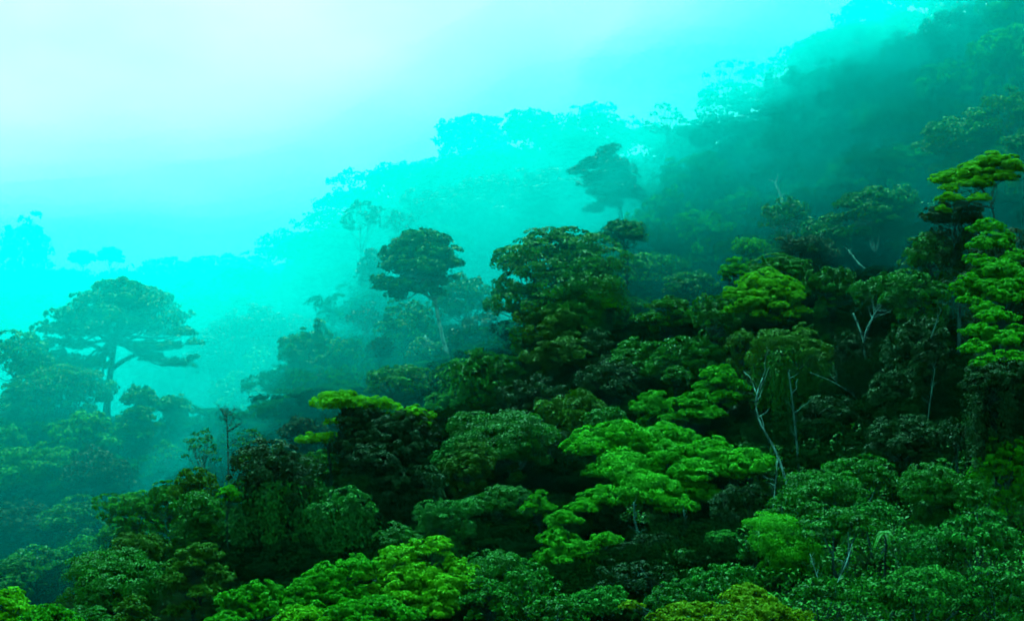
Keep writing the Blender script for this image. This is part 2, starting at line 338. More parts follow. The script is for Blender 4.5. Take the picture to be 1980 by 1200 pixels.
t(1450, 456, 58, 46, 278, 'R', 'bright', 'knobbly light green crown, top of the steps above the umbrella tree', group=GM)
t(1340, 520, 90, 60, 282, 'R', 'mid', 'teal tree below the pale sprays', group=GM)
t(1320, 650, 150, 95, 240, 'R', 'mid', 'shaded tree below the feathery one', group=GM)
t(1486, 526, 158, 80, 232, 'U', 'lime', 'glowing yellow-green umbrella tree, brightest crown on the upper slope', group=GB, tier=1.6, behind=.3, cover=2.0, r0=.3,
  pads=[(1485,541,105,26),(1530,552,64,34),(1445,562,84,24),(1495,563,95,26),(1440,585,56,24),(1465,578,80,24),(1538,572,44,26)])
t(1515, 490, 100, 50, 250, 'R', 'glossy', 'glossy tree right above the glowing umbrella tree', group=GM)
t(1608, 508, 95, 84, 240, 'R', 'glossy', 'round glossy tree right of the glowing umbrella tree', group=GM)
t(1434, 638, 62, 50, 226, 'R', 'olive', 'small olive tree below the glowing umbrella tree', group=GM)
t(1530, 628, 140, 110, 214, 'D', 'olive', 'clumpy tree with long hanging creepers beneath the umbrella tree', group=GV, hang=16, vines=46, vinecolour='mid', bark='grey')
t(1392, 698, 115, 95, 214, 'U', 'bright', 'fresh green tree stepping down the slope, upper of two', group=GM)
t(1345, 748, 125, 95, 208, 'U', 'bright', 'fresh green feathery tree just behind the big layered tree', group=GM)
t(1256, 758, 74, 58, 216, 'R', 'bright', 'small fresh green tree left of the feathery one', group=GM)
t(1176, 784, 72, 62, 212, 'R', 'mid', 'small dim round tree behind the big layered tree', group=GM)
t(1308, 706, 64, 42, 228, 'U', 'mid', 'flat little crown above the fresh green trees', group=GM)
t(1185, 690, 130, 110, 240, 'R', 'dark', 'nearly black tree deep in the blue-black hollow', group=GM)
# --- upper right
t(1680, 366, 190, 95, 266, 'U', 'mid', 'wide layered tree on a forked pale trunk in the upper right', group=GM, bark='pale', H=22, r0=.34, trunk=[(1690,475),(1692,500),(1700,545)], forks=[[(1691,490),(1683,470),(1682,440)],[(1692,490),(1699,470),(1700,430)]])
t(1522, 386, 92, 70, 284, 'R', 'mid', 'round misty tree left of the wide layered tree', group=GM, bark='pale')
t(1742, 362, 72, 66, 264, 'R', 'glossy', 'glossy tree against the right side of the wide layered tree', group=GM)
t(1598, 420, 90, 60, 274, 'R', 'mid', 'teal tree under the left wing of the wide layered tree', group=GM)
t(1560, 450, 110, 60, 262, 'R', 'dark', 'dim tree behind the round glossy one', group=GM)
t(1704, 520, 95, 105, 212, 'R', 'glossy', 'leafy tree on a slim mottled white trunk, right of the round glossy one', group=GM, bark='pale', H=20, r0=.24, trunk=[(1672,640),(1671,690),(1676,745),(1684,822)], forks=[[(1672,670),(1664,640),(1650,605)]])
t(1800, 440, 100, 100, 214, 'R', 'glossy', 'glossy leafy tree on the diagonal bank below the terraced crown', group=GM)
t(1770, 520, 110, 90, 202, 'R', 'glossy', 'leafy tree at the low end of the diagonal bank', group=GM)
t(1770, 610, 100, 110, 188, 'D', 'dark', 'dark tree with short creepers right of the slim white trunk', group=GV, hang=6)
t(1648, 640, 70, 90, 214, 'D', 'dark', 'narrow creeper curtain on the slim white trunk', group=GV, hang=6)
t(1900, 298, 190, 110, 200, 'U', 'lime', 'bright terraced crown of yellow-green shelves at the upper right', group=GB, bark='grey', tier=1.1, behind=.2, cover=1.9, H=17, r0=.16, skirt=0, fat=1.0,
  pads=[(1935,311,92,22),(1972,318,60,30),(1888,334,100,22),(1940,340,70,18),(1882,354,70,22),(1838,362,46,28),(1832,384,54,20),(1880,387,50,16),(1806,408,34,22)],
  trunk=[(1915,385),(1925,420),(1930,460)], forks=[[(1917,395),(1900,370),(1890,350)],[(1917,395),(1922,360),(1930,330)],[(1916,400),(1885,400),(1850,385)]])
t(1846, 385, 100, 70, 206, 'R', 'dark', 'dark foliage mass under the terraced crown', group=GM)
t(1930, 420, 190, 170, 160, 'U', 'bright', 'cascade of bright cushions spilling in from the right edge', group=GB, tier=1.6, behind=.3, cover=1.9, H=16, skirt=.2, fat=1.05,
  pads=[(1950,430,76,24),(1978,448,50,30),(1945,468,96,34),(1975,492,60,36),(1900,500,70,34),(1935,522,100,26),(1960,545,110,36),(1862,545,70,36),(1895,556,100,34),(1930,572,100,34),(1850,580,50,30),(1870,596,60,30)])
t(1932, 604, 130, 110, 141, 'U', 'bright', 'lower bright cascade on the right edge, over the hanging creepers', group=GB, tier=1.6, behind=.3, cover=1.9, H=15, skirt=.2, fat=1.05,
  pads=[(1950,613,84,26),(1975,640,60,36),(1915,638,70,30),(1945,655,90,32),(1885,670,64,40),(1925,690,80,40),(1968,690,60,40),(1880,700,50,36)])
t(1925, 690, 120, 90, 137, 'D', 'dark', 'curtain of hanging creepers under the lower bright cascade', group=GV, hang=8, vines=22)
t(1800, 640, 70, 130, 178, 'D', 'dark', 'dark creeper column before the black gap left of the cascade', group=GV, hang=8)
t(1180, 268, 140, 125, 385, 'U', 'dark', 'tall misty tree with a narrow stacked crown, alone before the far ridge', group=GF, H=30, r0=.7, bark='dark', skirt=.4, tier=.5, name='emergent_tree', cover=1.2,
  trunk=[(1190,340),(1196,385),(1202,430)],
  pads=[(1182,282,44,24),(1160,304,50,24),(1135,318,48,20),(1190,312,70,34),(1175,336,80,34),(1212,342,60,34),(1160,366,56,26),(1196,366,80,34),(1226,372,40,22),(1172,388,50,20)])
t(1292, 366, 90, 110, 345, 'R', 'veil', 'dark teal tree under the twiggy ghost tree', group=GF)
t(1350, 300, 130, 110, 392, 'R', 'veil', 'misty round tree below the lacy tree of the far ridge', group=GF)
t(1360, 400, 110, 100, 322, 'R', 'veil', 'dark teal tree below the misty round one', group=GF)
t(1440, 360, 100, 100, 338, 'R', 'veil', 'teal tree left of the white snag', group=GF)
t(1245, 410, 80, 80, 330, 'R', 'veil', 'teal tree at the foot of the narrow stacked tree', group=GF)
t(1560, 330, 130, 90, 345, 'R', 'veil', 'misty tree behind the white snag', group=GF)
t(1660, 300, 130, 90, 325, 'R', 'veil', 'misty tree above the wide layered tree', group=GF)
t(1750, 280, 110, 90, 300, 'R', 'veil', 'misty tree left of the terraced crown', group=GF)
t(1838, 318, 70, 60, 250, 'A', 'pale', 'sparse pale tree whose twigs touch the terraced crown', group=GF)
t(1870, 222, 160, 100, 268, 'R', 'mid', 'teal-green leafy tree above the terraced crown', group=GF)
t(1946, 172, 110, 100, 262, 'R', 'pale', 'pale-leaved tree high on the right edge', group=GF)
t(1975, 250, 70, 70, 248, 'R', 'mid', 'leafy tree at the right edge just above the terraced crown', group=GF)
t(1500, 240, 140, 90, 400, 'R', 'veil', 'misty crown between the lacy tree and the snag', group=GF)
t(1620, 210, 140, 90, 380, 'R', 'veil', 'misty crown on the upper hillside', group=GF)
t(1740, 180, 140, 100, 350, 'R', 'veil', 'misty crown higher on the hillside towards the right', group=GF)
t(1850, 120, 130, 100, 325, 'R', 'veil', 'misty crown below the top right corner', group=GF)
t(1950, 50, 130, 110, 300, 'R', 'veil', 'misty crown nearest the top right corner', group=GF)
# --- far ridge
t(1405, 108, 130, 130, 450, 'A', 'dark', 'lacy umbrella tree standing out on the far ridge', group=GF, H=26, r0=.4, cover=1.1)
t(1492, 102, 130, 90, 440, 'A', 'dark', 'lacy crown right of the umbrella tree on the far ridge', group=GF, H=24, cover=1.2)
t(1292, 192, 95, 90, 450, 'A', 'dark', 'twiggy ghost tree with a thin dark trunk on the far ridge', group=GF, H=28, cover=1.2)
t(1150, 200, 120, 90, 510, 'R', 'dark', 'ghostly crown on the far ridge behind the narrow stacked tree', group=GF)
t(1036, 208, 110, 90, 515, 'R', 'dark', 'ghostly knobbly crown at the middle of the far ridge', group=GF)
t(910, 216, 140, 110, 540, 'R', 'dark', 'faintest ghostly crown on the far ridge', group=GF)
t(838, 300, 90, 100, 520, 'R', 'dark', 'ghostly crown at the steep end of the far ridge', group=GF)
t(850, 360, 130, 110, 470, 'R', 'dark', 'misty mass of leaves on the steep end of the far ridge', group=GF)
t(950, 340, 150, 110, 470, 'R', 'dark', 'misty tree behind the emergent tree, on the far slope', group=GF)
t(1060, 320, 130, 110, 460, 'R', 'dark', 'misty tree left of the narrow stacked tree, on the far slope', group=GF)
t(1580, 70, 120, 90, 430, 'R', 'dark', 'ghostly crown above the lacy trees of the far ridge', group=GF)
t(1690, -15, 140, 100, 405, 'R', 'dark', 'ghostly crown near the top edge of the photo', group=GF)
t(1800, -70, 150, 110, 385, 'R', 'dark', 'ghostly crown cut by the top edge of the photo', group=GF)
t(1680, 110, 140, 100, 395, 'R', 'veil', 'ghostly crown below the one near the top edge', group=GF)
t(698, 378, 100, 90, 425, 'A', 'dark', 'pale ghost tree left of the far ridge, above the emergent tree', group=GF, H=30, cover=1.6, r0=.3)
t(770, 400, 66, 64, 430, 'A', 'dark', 'pale sparse ghost tree next to the steep end of the ridge', group=GF, H=26, cover=1.3, r0=.25)
t(1900, -90, 150, 120, 350, 'R', 'dark', 'misty crown cut by the top edge, next to the top right corner', group=GF)
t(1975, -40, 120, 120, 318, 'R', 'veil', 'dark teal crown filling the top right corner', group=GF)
t(1850, 20, 130, 100, 345, 'R', 'dark', 'misty crown just left of the top right corner', group=GF)
t(1770, 60, 130, 110, 362, 'R', 'dark', 'misty crown below the crowns cut by the top edge', group=GF)
t(1725, 40, 170, 130, 396, 'R', 'dark', 'broad misty crown on the skyline below the crowns cut by the top edge', group=GF)
t(1630, 50, 160, 120, 410, 'R', 'dark', 'misty crown filling the skyline dip right of the lacy trees', group=GF)
t(1550, 130, 150, 110, 412, 'R', 'dark', 'misty crown under the lacy crown of the far ridge', group=GF)
t(545, 660, 120, 110, 440, 'R', 'mid', 'hazy crown in the hollow just left of the bushy tree of the middle ridge', group=GF)
t(480, 720, 130, 110, 425, 'R', 'mid', 'lowest hazy crown in the open mist of the hollow', group=GF)
t(1935, 455, 150, 170, 172, 'R', 'dark', 'dark leafy mass showing between the bright cushions of the cascade at the right edge', group=GM)
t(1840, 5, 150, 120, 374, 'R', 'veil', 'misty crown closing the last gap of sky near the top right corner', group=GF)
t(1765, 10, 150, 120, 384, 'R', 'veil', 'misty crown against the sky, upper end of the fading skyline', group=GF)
t(1232, 655, 115, 100, 248, 'D', 'mid', 'creeper-hung tree between the big dome and the fresh green trees', group=GV, hang=9)
t(1110, 745, 115, 110, 226, 'D', 'olive', 'creeper-hung olive tree over the small dim round tree', group=GV, hang=10)
t(1452, 735, 95, 100, 218, 'D', 'dark', 'dark creeper-hung tree behind the top of the crooked pale trunk', group=GV, hang=10)
t(1612, 770, 110, 80, 192, 'D', 'dark', 'low dark tree in the black gap under the arching branch', group=GV, hang=6)
t(1735, 705, 95, 110, 184, 'D', 'dark', 'dark creeper tree right of the foot of the slim white trunk', group=GV, hang=8)
t(905, 860, 95, 80, 196, 'R', 'olive', 'olive tree between the glossy leafy tree and the broad green one', group=GM)
t(1440, 940, 110, 80, 165, 'D', 'dark', 'dark tree in the shade at the right end of the biggest layered tree', group=GV, hang=6)


# ------------------------------------------------------------------ terrain
gx, gy, gz, gw = [], [], [], []
for (px, top, w, h, d, style, colour, label, k) in T:
    p = P(px, top, d); hc = h / F * d
    H = k.get('H') or (hc * .85 if style == 'S' else hc * 1.1 if colour == 'veil' else hc * 1.0 if d > 340 and style == 'R' else max(hc * 1.2, 8 + .015 * d))
    gx.append(p[0]); gy.append(d); gz.append(p[2] - H); gw.append(1.0)
for (x, y, z) in [(-60, 20, -42), (0, 20, -40), (60, 20, -36), (-60, 70, -38), (0, 70, -34), (60, 70, -30), (0, -80, -44), (150, 40, -20), (-150, 40, -48),
                  (-160, 120, -50), (-40, 158, -44), (-48, 166, -47), (-54, 176, -49), (-64, 190, -50), (-80, 200, -50), (-70, 160, -44), (-110, 200, -46), (-60, 235, -44), (-180, 300, -40), (-200, 450, -40), (-120, 430, -62), (-70, 430, -58), (-60, 390, -45), (-8, 385, -14), (14, 392, -6), (10, 425, -2), (-10, 430, -6), (110, 130, 8), (120, 200, 30),
                  (150, 300, 55), (170, 420, 92), (125, 345, 78), (140, 380, 88), (60, 640, 45), (-40, 640, 22), (180, 620, 60), (-60, 760, 0), (-200, 760, -10), (80, 760, 20), (-300, 620, -10)]:
    gx.append(x); gy.append(y); gz.append(z); gw.append(1.0)
gx, gy, gz, gw = map(np.array, (gx, gy, gz, gw))
def ground(x, y):
    x = np.atleast_1d(np.asarray(x, float)); y = np.atleast_1d(np.asarray(y, float))
    r2 = (x[:, None] - gx) ** 2 + (y[:, None] - gy) ** 2
    s = 9 + .018 * np.clip(y, 0, 900)[:, None]
    w = (np.exp(-r2 / (2 * s * s)) + .012 * np.exp(-r2 / (2 * (3 * s) ** 2)) + 3e-5 * np.exp(-r2 / (2 * 120 ** 2)) + 1e-12 / (1 + r2)) * gw
    return (w * gz).sum(1) / w.sum(1)

xs = np.concatenate([[-1600, -900, -550, -400], np.linspace(-300, 300, 121), [400, 550, 900, 1600]])
ys = np.concatenate([[-800, -300, -120], np.linspace(-60, 800, 173), [900, 1200, 2000]])
XX, YY = np.meshgrid(xs, ys)
ZZ = ground(XX.ravel(), YY.ravel())
ZZ = np.where(YY.ravel() > 820, -30, ZZ)
nz = np.array([mnoise.fractal(Vector((x * .07, y * .07, 0)), 1.0, 2.0, 4) for x, y in zip(XX.ravel(), YY.ravel())])
ZZ = ZZ + nz * 1.2
nx_, ny_ = len(xs), len(ys)
faces = [(j * nx_ + i, j * nx_ + i + 1, (j + 1) * nx_ + i + 1, (j + 1) * nx_ + i) for j in range(ny_ - 1) for i in range(nx_ - 1)]
me = bpy.data.meshes.new('hillside'); me.from_pydata(np.stack([XX.ravel(), YY.ravel(), ZZ], 1).tolist(), [], faces)
for p_ in me.polygons: p_.use_smooth = True
hill = link('hillside', me, SOIL); hill['kind'] = 'structure'

# ------------------------------------------------------------------ tree builder
NAMES = {'U': ('umbrella_tree', 'tree'), 'R': ('leafy_tree', 'tree'), 'D': ('vine_draped_tree', 'tree'), 'A': ('sparse_tree', 'tree'), 'S': ('shrub', 'shrub')}
NLEAF = 0
def leaf_len(d, big):
    return max(.2, (2.2 + 1.3 * min(1, max(0, (d - 210) / 150))) * d / RPX) * big

def crown_layout(style, C, Rr, Hh, rng):
    """centres and radii of the cushions of a crown of half width Rr and height Hh whose middle is C"""
    out = []
    if style == 'U':
        n = 11
        for i in range(n):
            a = i * 2.399 + rng.uniform(-.4, .4); u = math.sqrt((i + .4) / n) * .78
            z = Hh * (.40 - .78 * u ** 1.6 + rng.uniform(-.08, .08))
            r = Rr * rng.uniform(.30, .44)
            out.append((C + np.array([Rr * u * math.cos(a), Rr * u * math.sin(a), z - r * .1]), (r, r, max(r * .36, Hh * .11))))
    elif style in 'RDS':
        n = 19 if style != 'S' else 15
        for i in range(n):
            z = 1 - (i + .5) / n * 1.45; a = i * 2.399 + rng.uniform(-.5, .5); rr = math.sqrt(max(0, 1 - z * z))
            k = rng.uniform(.52, .74)
            r = rng.uniform(.20, .46); k *= rng.uniform(.85, 1.25)
            out.append((C + np.array([Rr * k * rr * math.cos(a), Rr * k * rr * math.sin(a), Hh * .5 * (k * 1.02 * z)]), (Rr * r, Rr * r, max(Hh * .5 * r * .85, Rr * r * .42))))
    else:
        n = 15
        for i in range(n):
            z = 1 - (i + .5) / n * 1.5; a = i * 2.399 + rng.uniform(-.6, .6); rr = math.sqrt(max(0, 1 - z * z)); k = rng.uniform(.5, .9)
            r = Rr * rng.uniform(.13, .25)
            out.append((C + np.array([Rr * k * rr * math.cos(a), Rr * k * rr * math.sin(a), Hh * .5 * k * z]), (r, r, r * .5)))
    return out

def build_tree(idx, px, top, w, h, d, style, colour, label, k):
    global NLEAF
    rng = np.random.default_rng(1000 + idx * 7 + k.get('seed', 0))
    if style in 'RD': w = w * 1.13; h = h * 1.06
    Rr = w / F * d * .5; Hh = h / F * d
    C = P(px, top + h * .5, d)
    bx, by = C[0] + k.get('lean', rng.uniform(-.12, .12)) * Rr, C[1]
    base = np.array([bx, by, float(ground(bx, by)[0])])
    if style != 'S': base[2] = min(base[2], C[2] - Hh * .55)
    name, cat = NAMES[style]; name = k.get('name', name)
    root = bpy.data.objects.new(name, None); COL.objects.link(root); root.empty_display_size = 1
    root.location = base.tolist(); root['label'] = label; root['category'] = k.get('cat', cat)
    g = k.get('group')
    if g: root['group'] = g
    big = k.get('leaf', {'U': 1.22, 'R': 1.2, 'D': 1.45, 'A': 1.05, 'S': 1.4}[style])
    if style in 'RDS': big *= rng.uniform(.82, 1.35)
    L = leaf_len(d, big)
    ratio = .5 if style in 'UA' else .46
    if 'pads' in k:
        pads = []
        ym = np.mean([q[1] for q in k['pads']])
        for q in k['pads']:
            dd = d - (q[1] - ym) / F * d * k.get('tier', 1.1) + rng.uniform(-.12, .12) * Rr
            r = q[2] / F * d * .5; hz = (q[3] / F * d * .5 if len(q) > 3 else r * .42) * k.get('fat', 1.55 if style == 'U' else 1.0)
            pads.append((P(q[0], q[1], d) * np.array([1, 0, 1]) + np.array([0, dd, -hz * .35]), (r, r * .95, hz)))
        for q in list(pads):                     # the side turned away carries leaves too
            if rng.random() < k.get('behind', .6):
                e = rng.uniform(.5, 1.2) * Rr
                pads.append((q[0] + np.array([rng.uniform(-.3, .3) * Rr, e, -rng.uniform(.0, .15) * Rr]), (q[1][0] * .9, q[1][1] * .9, q[1][2])))
    else:
        pads = crown_layout(style, C, Rr, Hh, rng)
    if style == 'U' and k.get('skirt', 1):
        zs = [q[0][2] for q in pads]; zm = (min(zs) + max(zs)) / 2
        for i in range(int(9 * k.get('skirt', 1))):
            a = i * 2.399 + rng.uniform(-.5, .5); u = math.sqrt((i + .5) / 9) * .74
            r = Rr * rng.uniform(.22, .34)
            pads.append((np.array([C[0] + Rr * u * math.cos(a), C[1] + Rr * u * math.sin(a), zm - Hh * rng.uniform(.08, .55)]), (r, r, r * .6)))
    if style in 'RD' and d < 345 and k.get('col', 'trunk' not in k):
        zt = C[2] - Hh * .22; zb = max(base[2] + 1.0, C[2] - Hh * 1.7); m_ = int(np.clip((zt - zb) / (Rr * .34), 2, 5) * 3)
        for i in range(m_):
            a = i * 2.399 + rng.uniform(-.5, .5); s = (i + .5) / m_
            u = rng.uniform(.25, .62) * (1 - .35 * s); r = Rr * rng.uniform(.24, .36)
            pads.append((np.array([C[0] + Rr * u * math.cos(a), C[1] + Rr * u * math.sin(a), zt + (zb - zt) * s]), (r, r, r * rng.uniform(.8, 1.2))))
    cover = k.get('cover', {'U': 1.6, 'R': 1.25, 'D': 1.2, 'A': .85, 'S': 1.15}[style])
    jit = {'U': .55, 'R': .55, 'D': .6, 'A': .6, 'S': .6}[style]
    if style == 'U':
        fine = []
        for c, rad in pads:                      # a cushion is a dome of knobs, highest in the middle
            big_ = rad[0] / d * F > 20
            n_ = 7 if big_ else 4
            dome = max(rad[2], rad[0] * .42)
            for q_ in range(n_):
                if q_ == 0: u, a, s = 0, 0, rng.uniform(.46, .6)
                else: a = q_ * 2 * math.pi / (n_ - 1) + rng.uniform(-.45, .45); u = rng.uniform(.42, .72); s = rng.uniform(.34, .52)
                fine.append((c + np.array([rad[0] * u * math.cos(a), rad[1] * u * math.sin(a), dome * (.42 - 1.05 * u * u + rng.uniform(-.12, .12))]), (rad[0] * s, rad[1] * s, max(dome * .42, rad[0] * s * .62) * rng.uniform(.85, 1.1))))
    else:
        fine = pads
    V, A = [], []
    for c, rad in fine:
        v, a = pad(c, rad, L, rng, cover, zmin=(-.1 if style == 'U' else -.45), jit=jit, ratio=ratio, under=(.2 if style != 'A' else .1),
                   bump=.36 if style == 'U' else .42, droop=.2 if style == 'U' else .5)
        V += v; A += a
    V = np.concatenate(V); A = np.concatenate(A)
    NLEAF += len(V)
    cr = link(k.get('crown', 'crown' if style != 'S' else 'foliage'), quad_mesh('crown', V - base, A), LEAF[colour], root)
    # hanging curtains of creeper
    if style == 'D':
        VV, AA = [], []
        L2 = L * 1.05
        for i in range(k.get('vines', 42)):
            a = rng.uniform(0, 2 * math.pi); u = rng.uniform(.5, 1.0)
            x0 = C[0] + Rr * u * math.cos(a); y0 = C[1] + Rr * u * math.sin(a)
            z0 = C[2] - Hh * .1 + rng.uniform(-.2, .25) * Hh
            ln = (.2 + .8 * rng.random() ** 1.6) * k.get('hang', Hh * .9)
            m = int(ln * Rr * .3 / (L2 * L2 * ratio * .5) * 1.0) + 8
            s = rng.random(m)
            wd = Rr * .14 * (1.1 - .6 * s)
            pos = np.stack([x0 + rng.normal(0, 1, m) * wd, y0 + rng.normal(0, 1, m) * wd, z0 - s * ln], 1)
            nr = np.tile([math.cos(a), math.sin(a), .5], (m, 1))
            VV.append(leaf_quads(pos, nr, L2, rng, ratio, .6, 1.2)); AA.append(rng.random(m) * .6 + rng.random() * .4)
        VV = np.concatenate(VV); AA = np.concatenate(AA); NLEAF += len(VV)
        link('hanging_creeper', quad_mesh('creeper', VV - base, AA), LEAF[k.get('vinecolour', colour)], root)
    # trunk and limbs
    tb = Tubes(); bark = k.get('bark', 'dark' if style in 'UD' else 'grey')
    r0 = k.get('r0', max(.09, min(.55, Rr * .065)))
    if style == 'S':
        for i in range(5):
            c = pads[rng.integers(len(pads))][0]
            tb.add(wobble(base + np.array([rng.uniform(-.3, .3), rng.uniform(-.3, .3), -.3]), c, 6, .1, rng), r0 * .5, r0 * .15, 5)
        link('stem', tb.mesh('stem', base), BARK[bark], root)
        return root
    if 'trunk' in k:
        pts = [P(a, b, d) for a, b in k['trunk']]
        if k['trunk'][0][1] > top + h * .75: pts = [C - np.array([0, 0, Hh * .1])] + pts
        foot = pts[-1].copy(); foot[2] = min(foot[2] - .5, float(ground(foot[0], foot[1])[0]) - .5)
        path = smooth_path(pts + [foot] if foot[2] < pts[-1][2] - .6 else pts, 16)[::-1]
    else:
        path = wobble(base - np.array([0, 0, .6]), C - np.array([0, 0, Hh * .22]), 9, .05, rng)
    fork = path[-1]
    tb.add(path, r0, r0 * .55, 7)
    for f in k.get('forks', []):
        tb.add(smooth_path([P(a, b, d) for a, b in f], 10), r0 * .62, r0 * .4, 6)
    for c, rad in pads:
        s = path[rng.integers(max(1, len(path) - 3), len(path))]
        e = c - np.array([0, 0, rad[2] * .35])
        q = wobble(s, e, 7, .09, rng, sag=-.05)
        tb.add(q, r0 * .38, r0 * .1, 5)
        if style in 'AU':
            for _ in range(3 if style == 'A' else 2):
                j = rng.integers(3, 6)
                tb.add(wobble(q[j], c + sphere_dirs(1, rng)[0] * np.array(rad) * .8, 4, .1, rng), r0 * .14, r0 * .05, 4)
    link('trunk', tb.mesh('trunk', base), BARK[bark], root)
    return root

for i, e in enumerate(T):
    build_tree(i, *e[:8], e[8])

def stem_thing(name, cat, label, pts, d, r0, r1, bark, group=None, dz=0.0):
    q = [P(a, b, d + dz * i) for i, (a, b) in enumerate(pts)]
    foot = q[-1]
    tb = Tubes(); tb.add(smooth_path(q, 16)[::-1], r0, r1, 6)
    sp = smooth_path(q, 16); rg = np.random.default_rng(int(pts[0][0]))
    ln = np.linalg.norm(sp[0] - sp[-1])
    for s in range(7):
        b_ = sp[rg.integers(0, 11)]; dv = sphere_dirs(1, rg, .1)[0]; dv[2] = abs(dv[2]) + .3
        tb.add(wobble(b_, b_ + dv * ln * rg.uniform(.08, .25), 6, .14, rg), r1 * .6, r1 * .15, 4)
    me_ = tb.mesh(name, foot)
    o = link(name, me_, BARK[bark]); o.location = foot.tolist()
    o['label'] = label; o['category'] = cat
    if group: o['group'] = group
    return o
GST = 'bare stems in the dark gaps'
stem_thing('bare_stem', 'stem', 'crooked pale mottled trunk falling from the creeper tree to the leafy bank', [(1475,730),(1458,770),(1466,815),(1492,855),(1510,895),(1524,945),(1526,960)], 165, .12, .06, 'pale', GST)
stem_thing('bare_stem', 'stem', 'dim straight trunk in the black gap behind the crooked pale one', [(1525,720),(1532,770),(1537,820),(1542,870),(1545,915)], 172, .12, .07, 'grey', GST)
stem_thing('bare_stem', 'stem', 'thin upright stem right of the biggest layered tree', [(1503,890),(1500,930),(1496,970),(1493,1012)], 150, .06, .03, 'pale', GST)
stem_thing('bare_stem', 'stem', 'thin leaning stem in the black hollow, slanting down to the left', [(1648,1050),(1638,1085),(1624,1115),(1610,1150)], 116, .045, .02, 'pale', GST)
stem_thing('bare_stem', 'stem', 'thin leaning stem in the black hollow, slanting down to the right', [(1566,1070),(1574,1095),(1583,1122),(1590,1152)], 116, .045, .02, 'pale', GST)
stem_thing('bare_stem', 'stem', 'long thin arching branch reaching left from the slim white trunk', [(1566,720),(1605,735),(1645,758),(1668,782),(1682,815),(1688,832)], 196, .10, .04, 'grey', GST)
stem_thing('bare_stem', 'stem', 'faint reddish stem in the black gap right of the slim white trunk', [(1808,712),(1803,745),(1798,780),(1794,815)], 168, .06, .03, 'grey', GST)
stem_thing('bare_stem', 'stem', 'short slanting pale stem above the creeper column', [(1820,600),(1812,620),(1805,640),(1800,655)], 176, .08, .04, 'grey', GST)
stem_thing('bare_stem', 'stem', 'leaning pale stem left of the forked trunk', [(1640,483),(1650,497),(1660,510),(1672,520)], 252, .17, .09, 'pale', GST)
stem_thing('snag', 'dead tree', 'broken white snag standing in the mist of the upper right', [(1498,352),(1503,364),(1510,378),(1514,400),(1516,425)], 305, .38, .16, 'pale')
stem_thing('bare_stem', 'stem', 'pale twisted stem under the front of the biggest layered tree', [(1226,970),(1227,1005),(1234,1030),(1236,1052),(1226,1078),(1222,1095)], 164, .14, .08, 'grey', GST)
stem_thing('bare_stem', 'stem', 'thin stem in the shade under the right half of the biggest layered tree', [(1322,985),(1325,1010),(1326,1045)], 168, .1, .07, 'grey', GST)

# drooping fern-like plant
def fern(px, py, d, label):
    rng = np.random.default_rng(77)
    c = P(px, py, d); g = float(ground(c[0], c[1])[0]); base = np.array([c[0], c[1], min(g, c[2] - 1.2)])
    root = bpy.data.objects.new('tree_fern', None); COL.objects.link(root); root.location = base.tolist()
    root['label'] = label; root['category'] = 'fern'
    tb = Tubes(); tb.add(wobble(base - [0, 0, .3], c, 6, .04, rng), .10, .07, 6)
    link('stem', tb.mesh('stem', base), BARK['dark'], root)
    for i in range(7):
        a = i * 2 * math.pi / 7 + rng.uniform(-.3, .5); ln = rng.uniform(.8, 1.6)
        V = []
        for s in np.linspace(.05, 1, 16):
            p = c + np.array([math.cos(a) * ln * s, math.sin(a) * ln * s, ln * (.6 * s - 1.25 * s * s)])
            for sd in (-1, 1):
                sdv = np.array([-math.sin(a) * sd, math.cos(a) * sd, -.25]); w_ = .24 * (1 - .75 * s) + .05
                fw = np.array([math.cos(a), math.sin(a), .75 - 2 * s]) * .07
                V.append([p, p + sdv * w_ * .5 + fw, p + sdv * w_ + fw * .5, p + sdv * w_ * .5 - fw])
        V = np.array(V)
        link('frond', quad_mesh('frond', V - base, rng.random(len(V)) * .4 + .5), LEAF['mid'], root)
fern(1712, 1030, 118, 'small tree fern with drooping pale fronds on the lower right slope')

def dead_tree(px, top, bottom, d, label):
    rng = np.random.default_rng(31)
    q = smooth_path([P(px - 3, top, d), P(px - 1, (top + bottom) / 2 - 30, d), P(px + 2, bottom, d)], 16); foot = q[-1].copy()
    foot[2] = min(foot[2], float(ground(foot[0], foot[1])[0]) + .5)
    root = bpy.data.objects.new('dead_tree', None); COL.objects.link(root); root.location = foot.tolist()
    root['label'] = label; root['category'] = 'dead tree'
    tb = Tubes(); tb.add(np.vstack([q, foot - [0, 0, .5]])[::-1], .19, .06, 7); link('trunk', tb.mesh('trunk', foot), BARK['grey'], root)
    for i in range(11):
        p = q[rng.integers(0, 7)]; a = rng.uniform(0, 2 * math.pi); l = rng.uniform(.8, 2.6)
        e_ = p + np.array([math.cos(a) * l, math.sin(a) * l, l * rng.uniform(.3, 1.0)])
        tb = Tubes(); w_ = wobble(p, e_, 6, .12, rng); tb.add(w_, .075, .03, 5)
        for s in range(3):
            b_ = w_[rng.integers(2, 6)]; tb.add(wobble(b_, b_ + sphere_dirs(1, rng, 0)[0] * l * .5, 4, .12, rng), .035, .015, 4)
        link('branch', tb.mesh('branch', foot), BARK['dark'], root)
dead_tree(441, 806, 945, 214, 'bare-topped dead tree with short twigs on a straight trunk at the rim of the hollow')


# ------------------------------------------------------------------ the mass between the crowns
rng = np.random.default_rng(5)
def visible(x, y, z):
    px = CX + x / y * F; py = CY - z / y * F
    return (px > -160) & (px < 2140) & (py > -160) & (py < 1330)

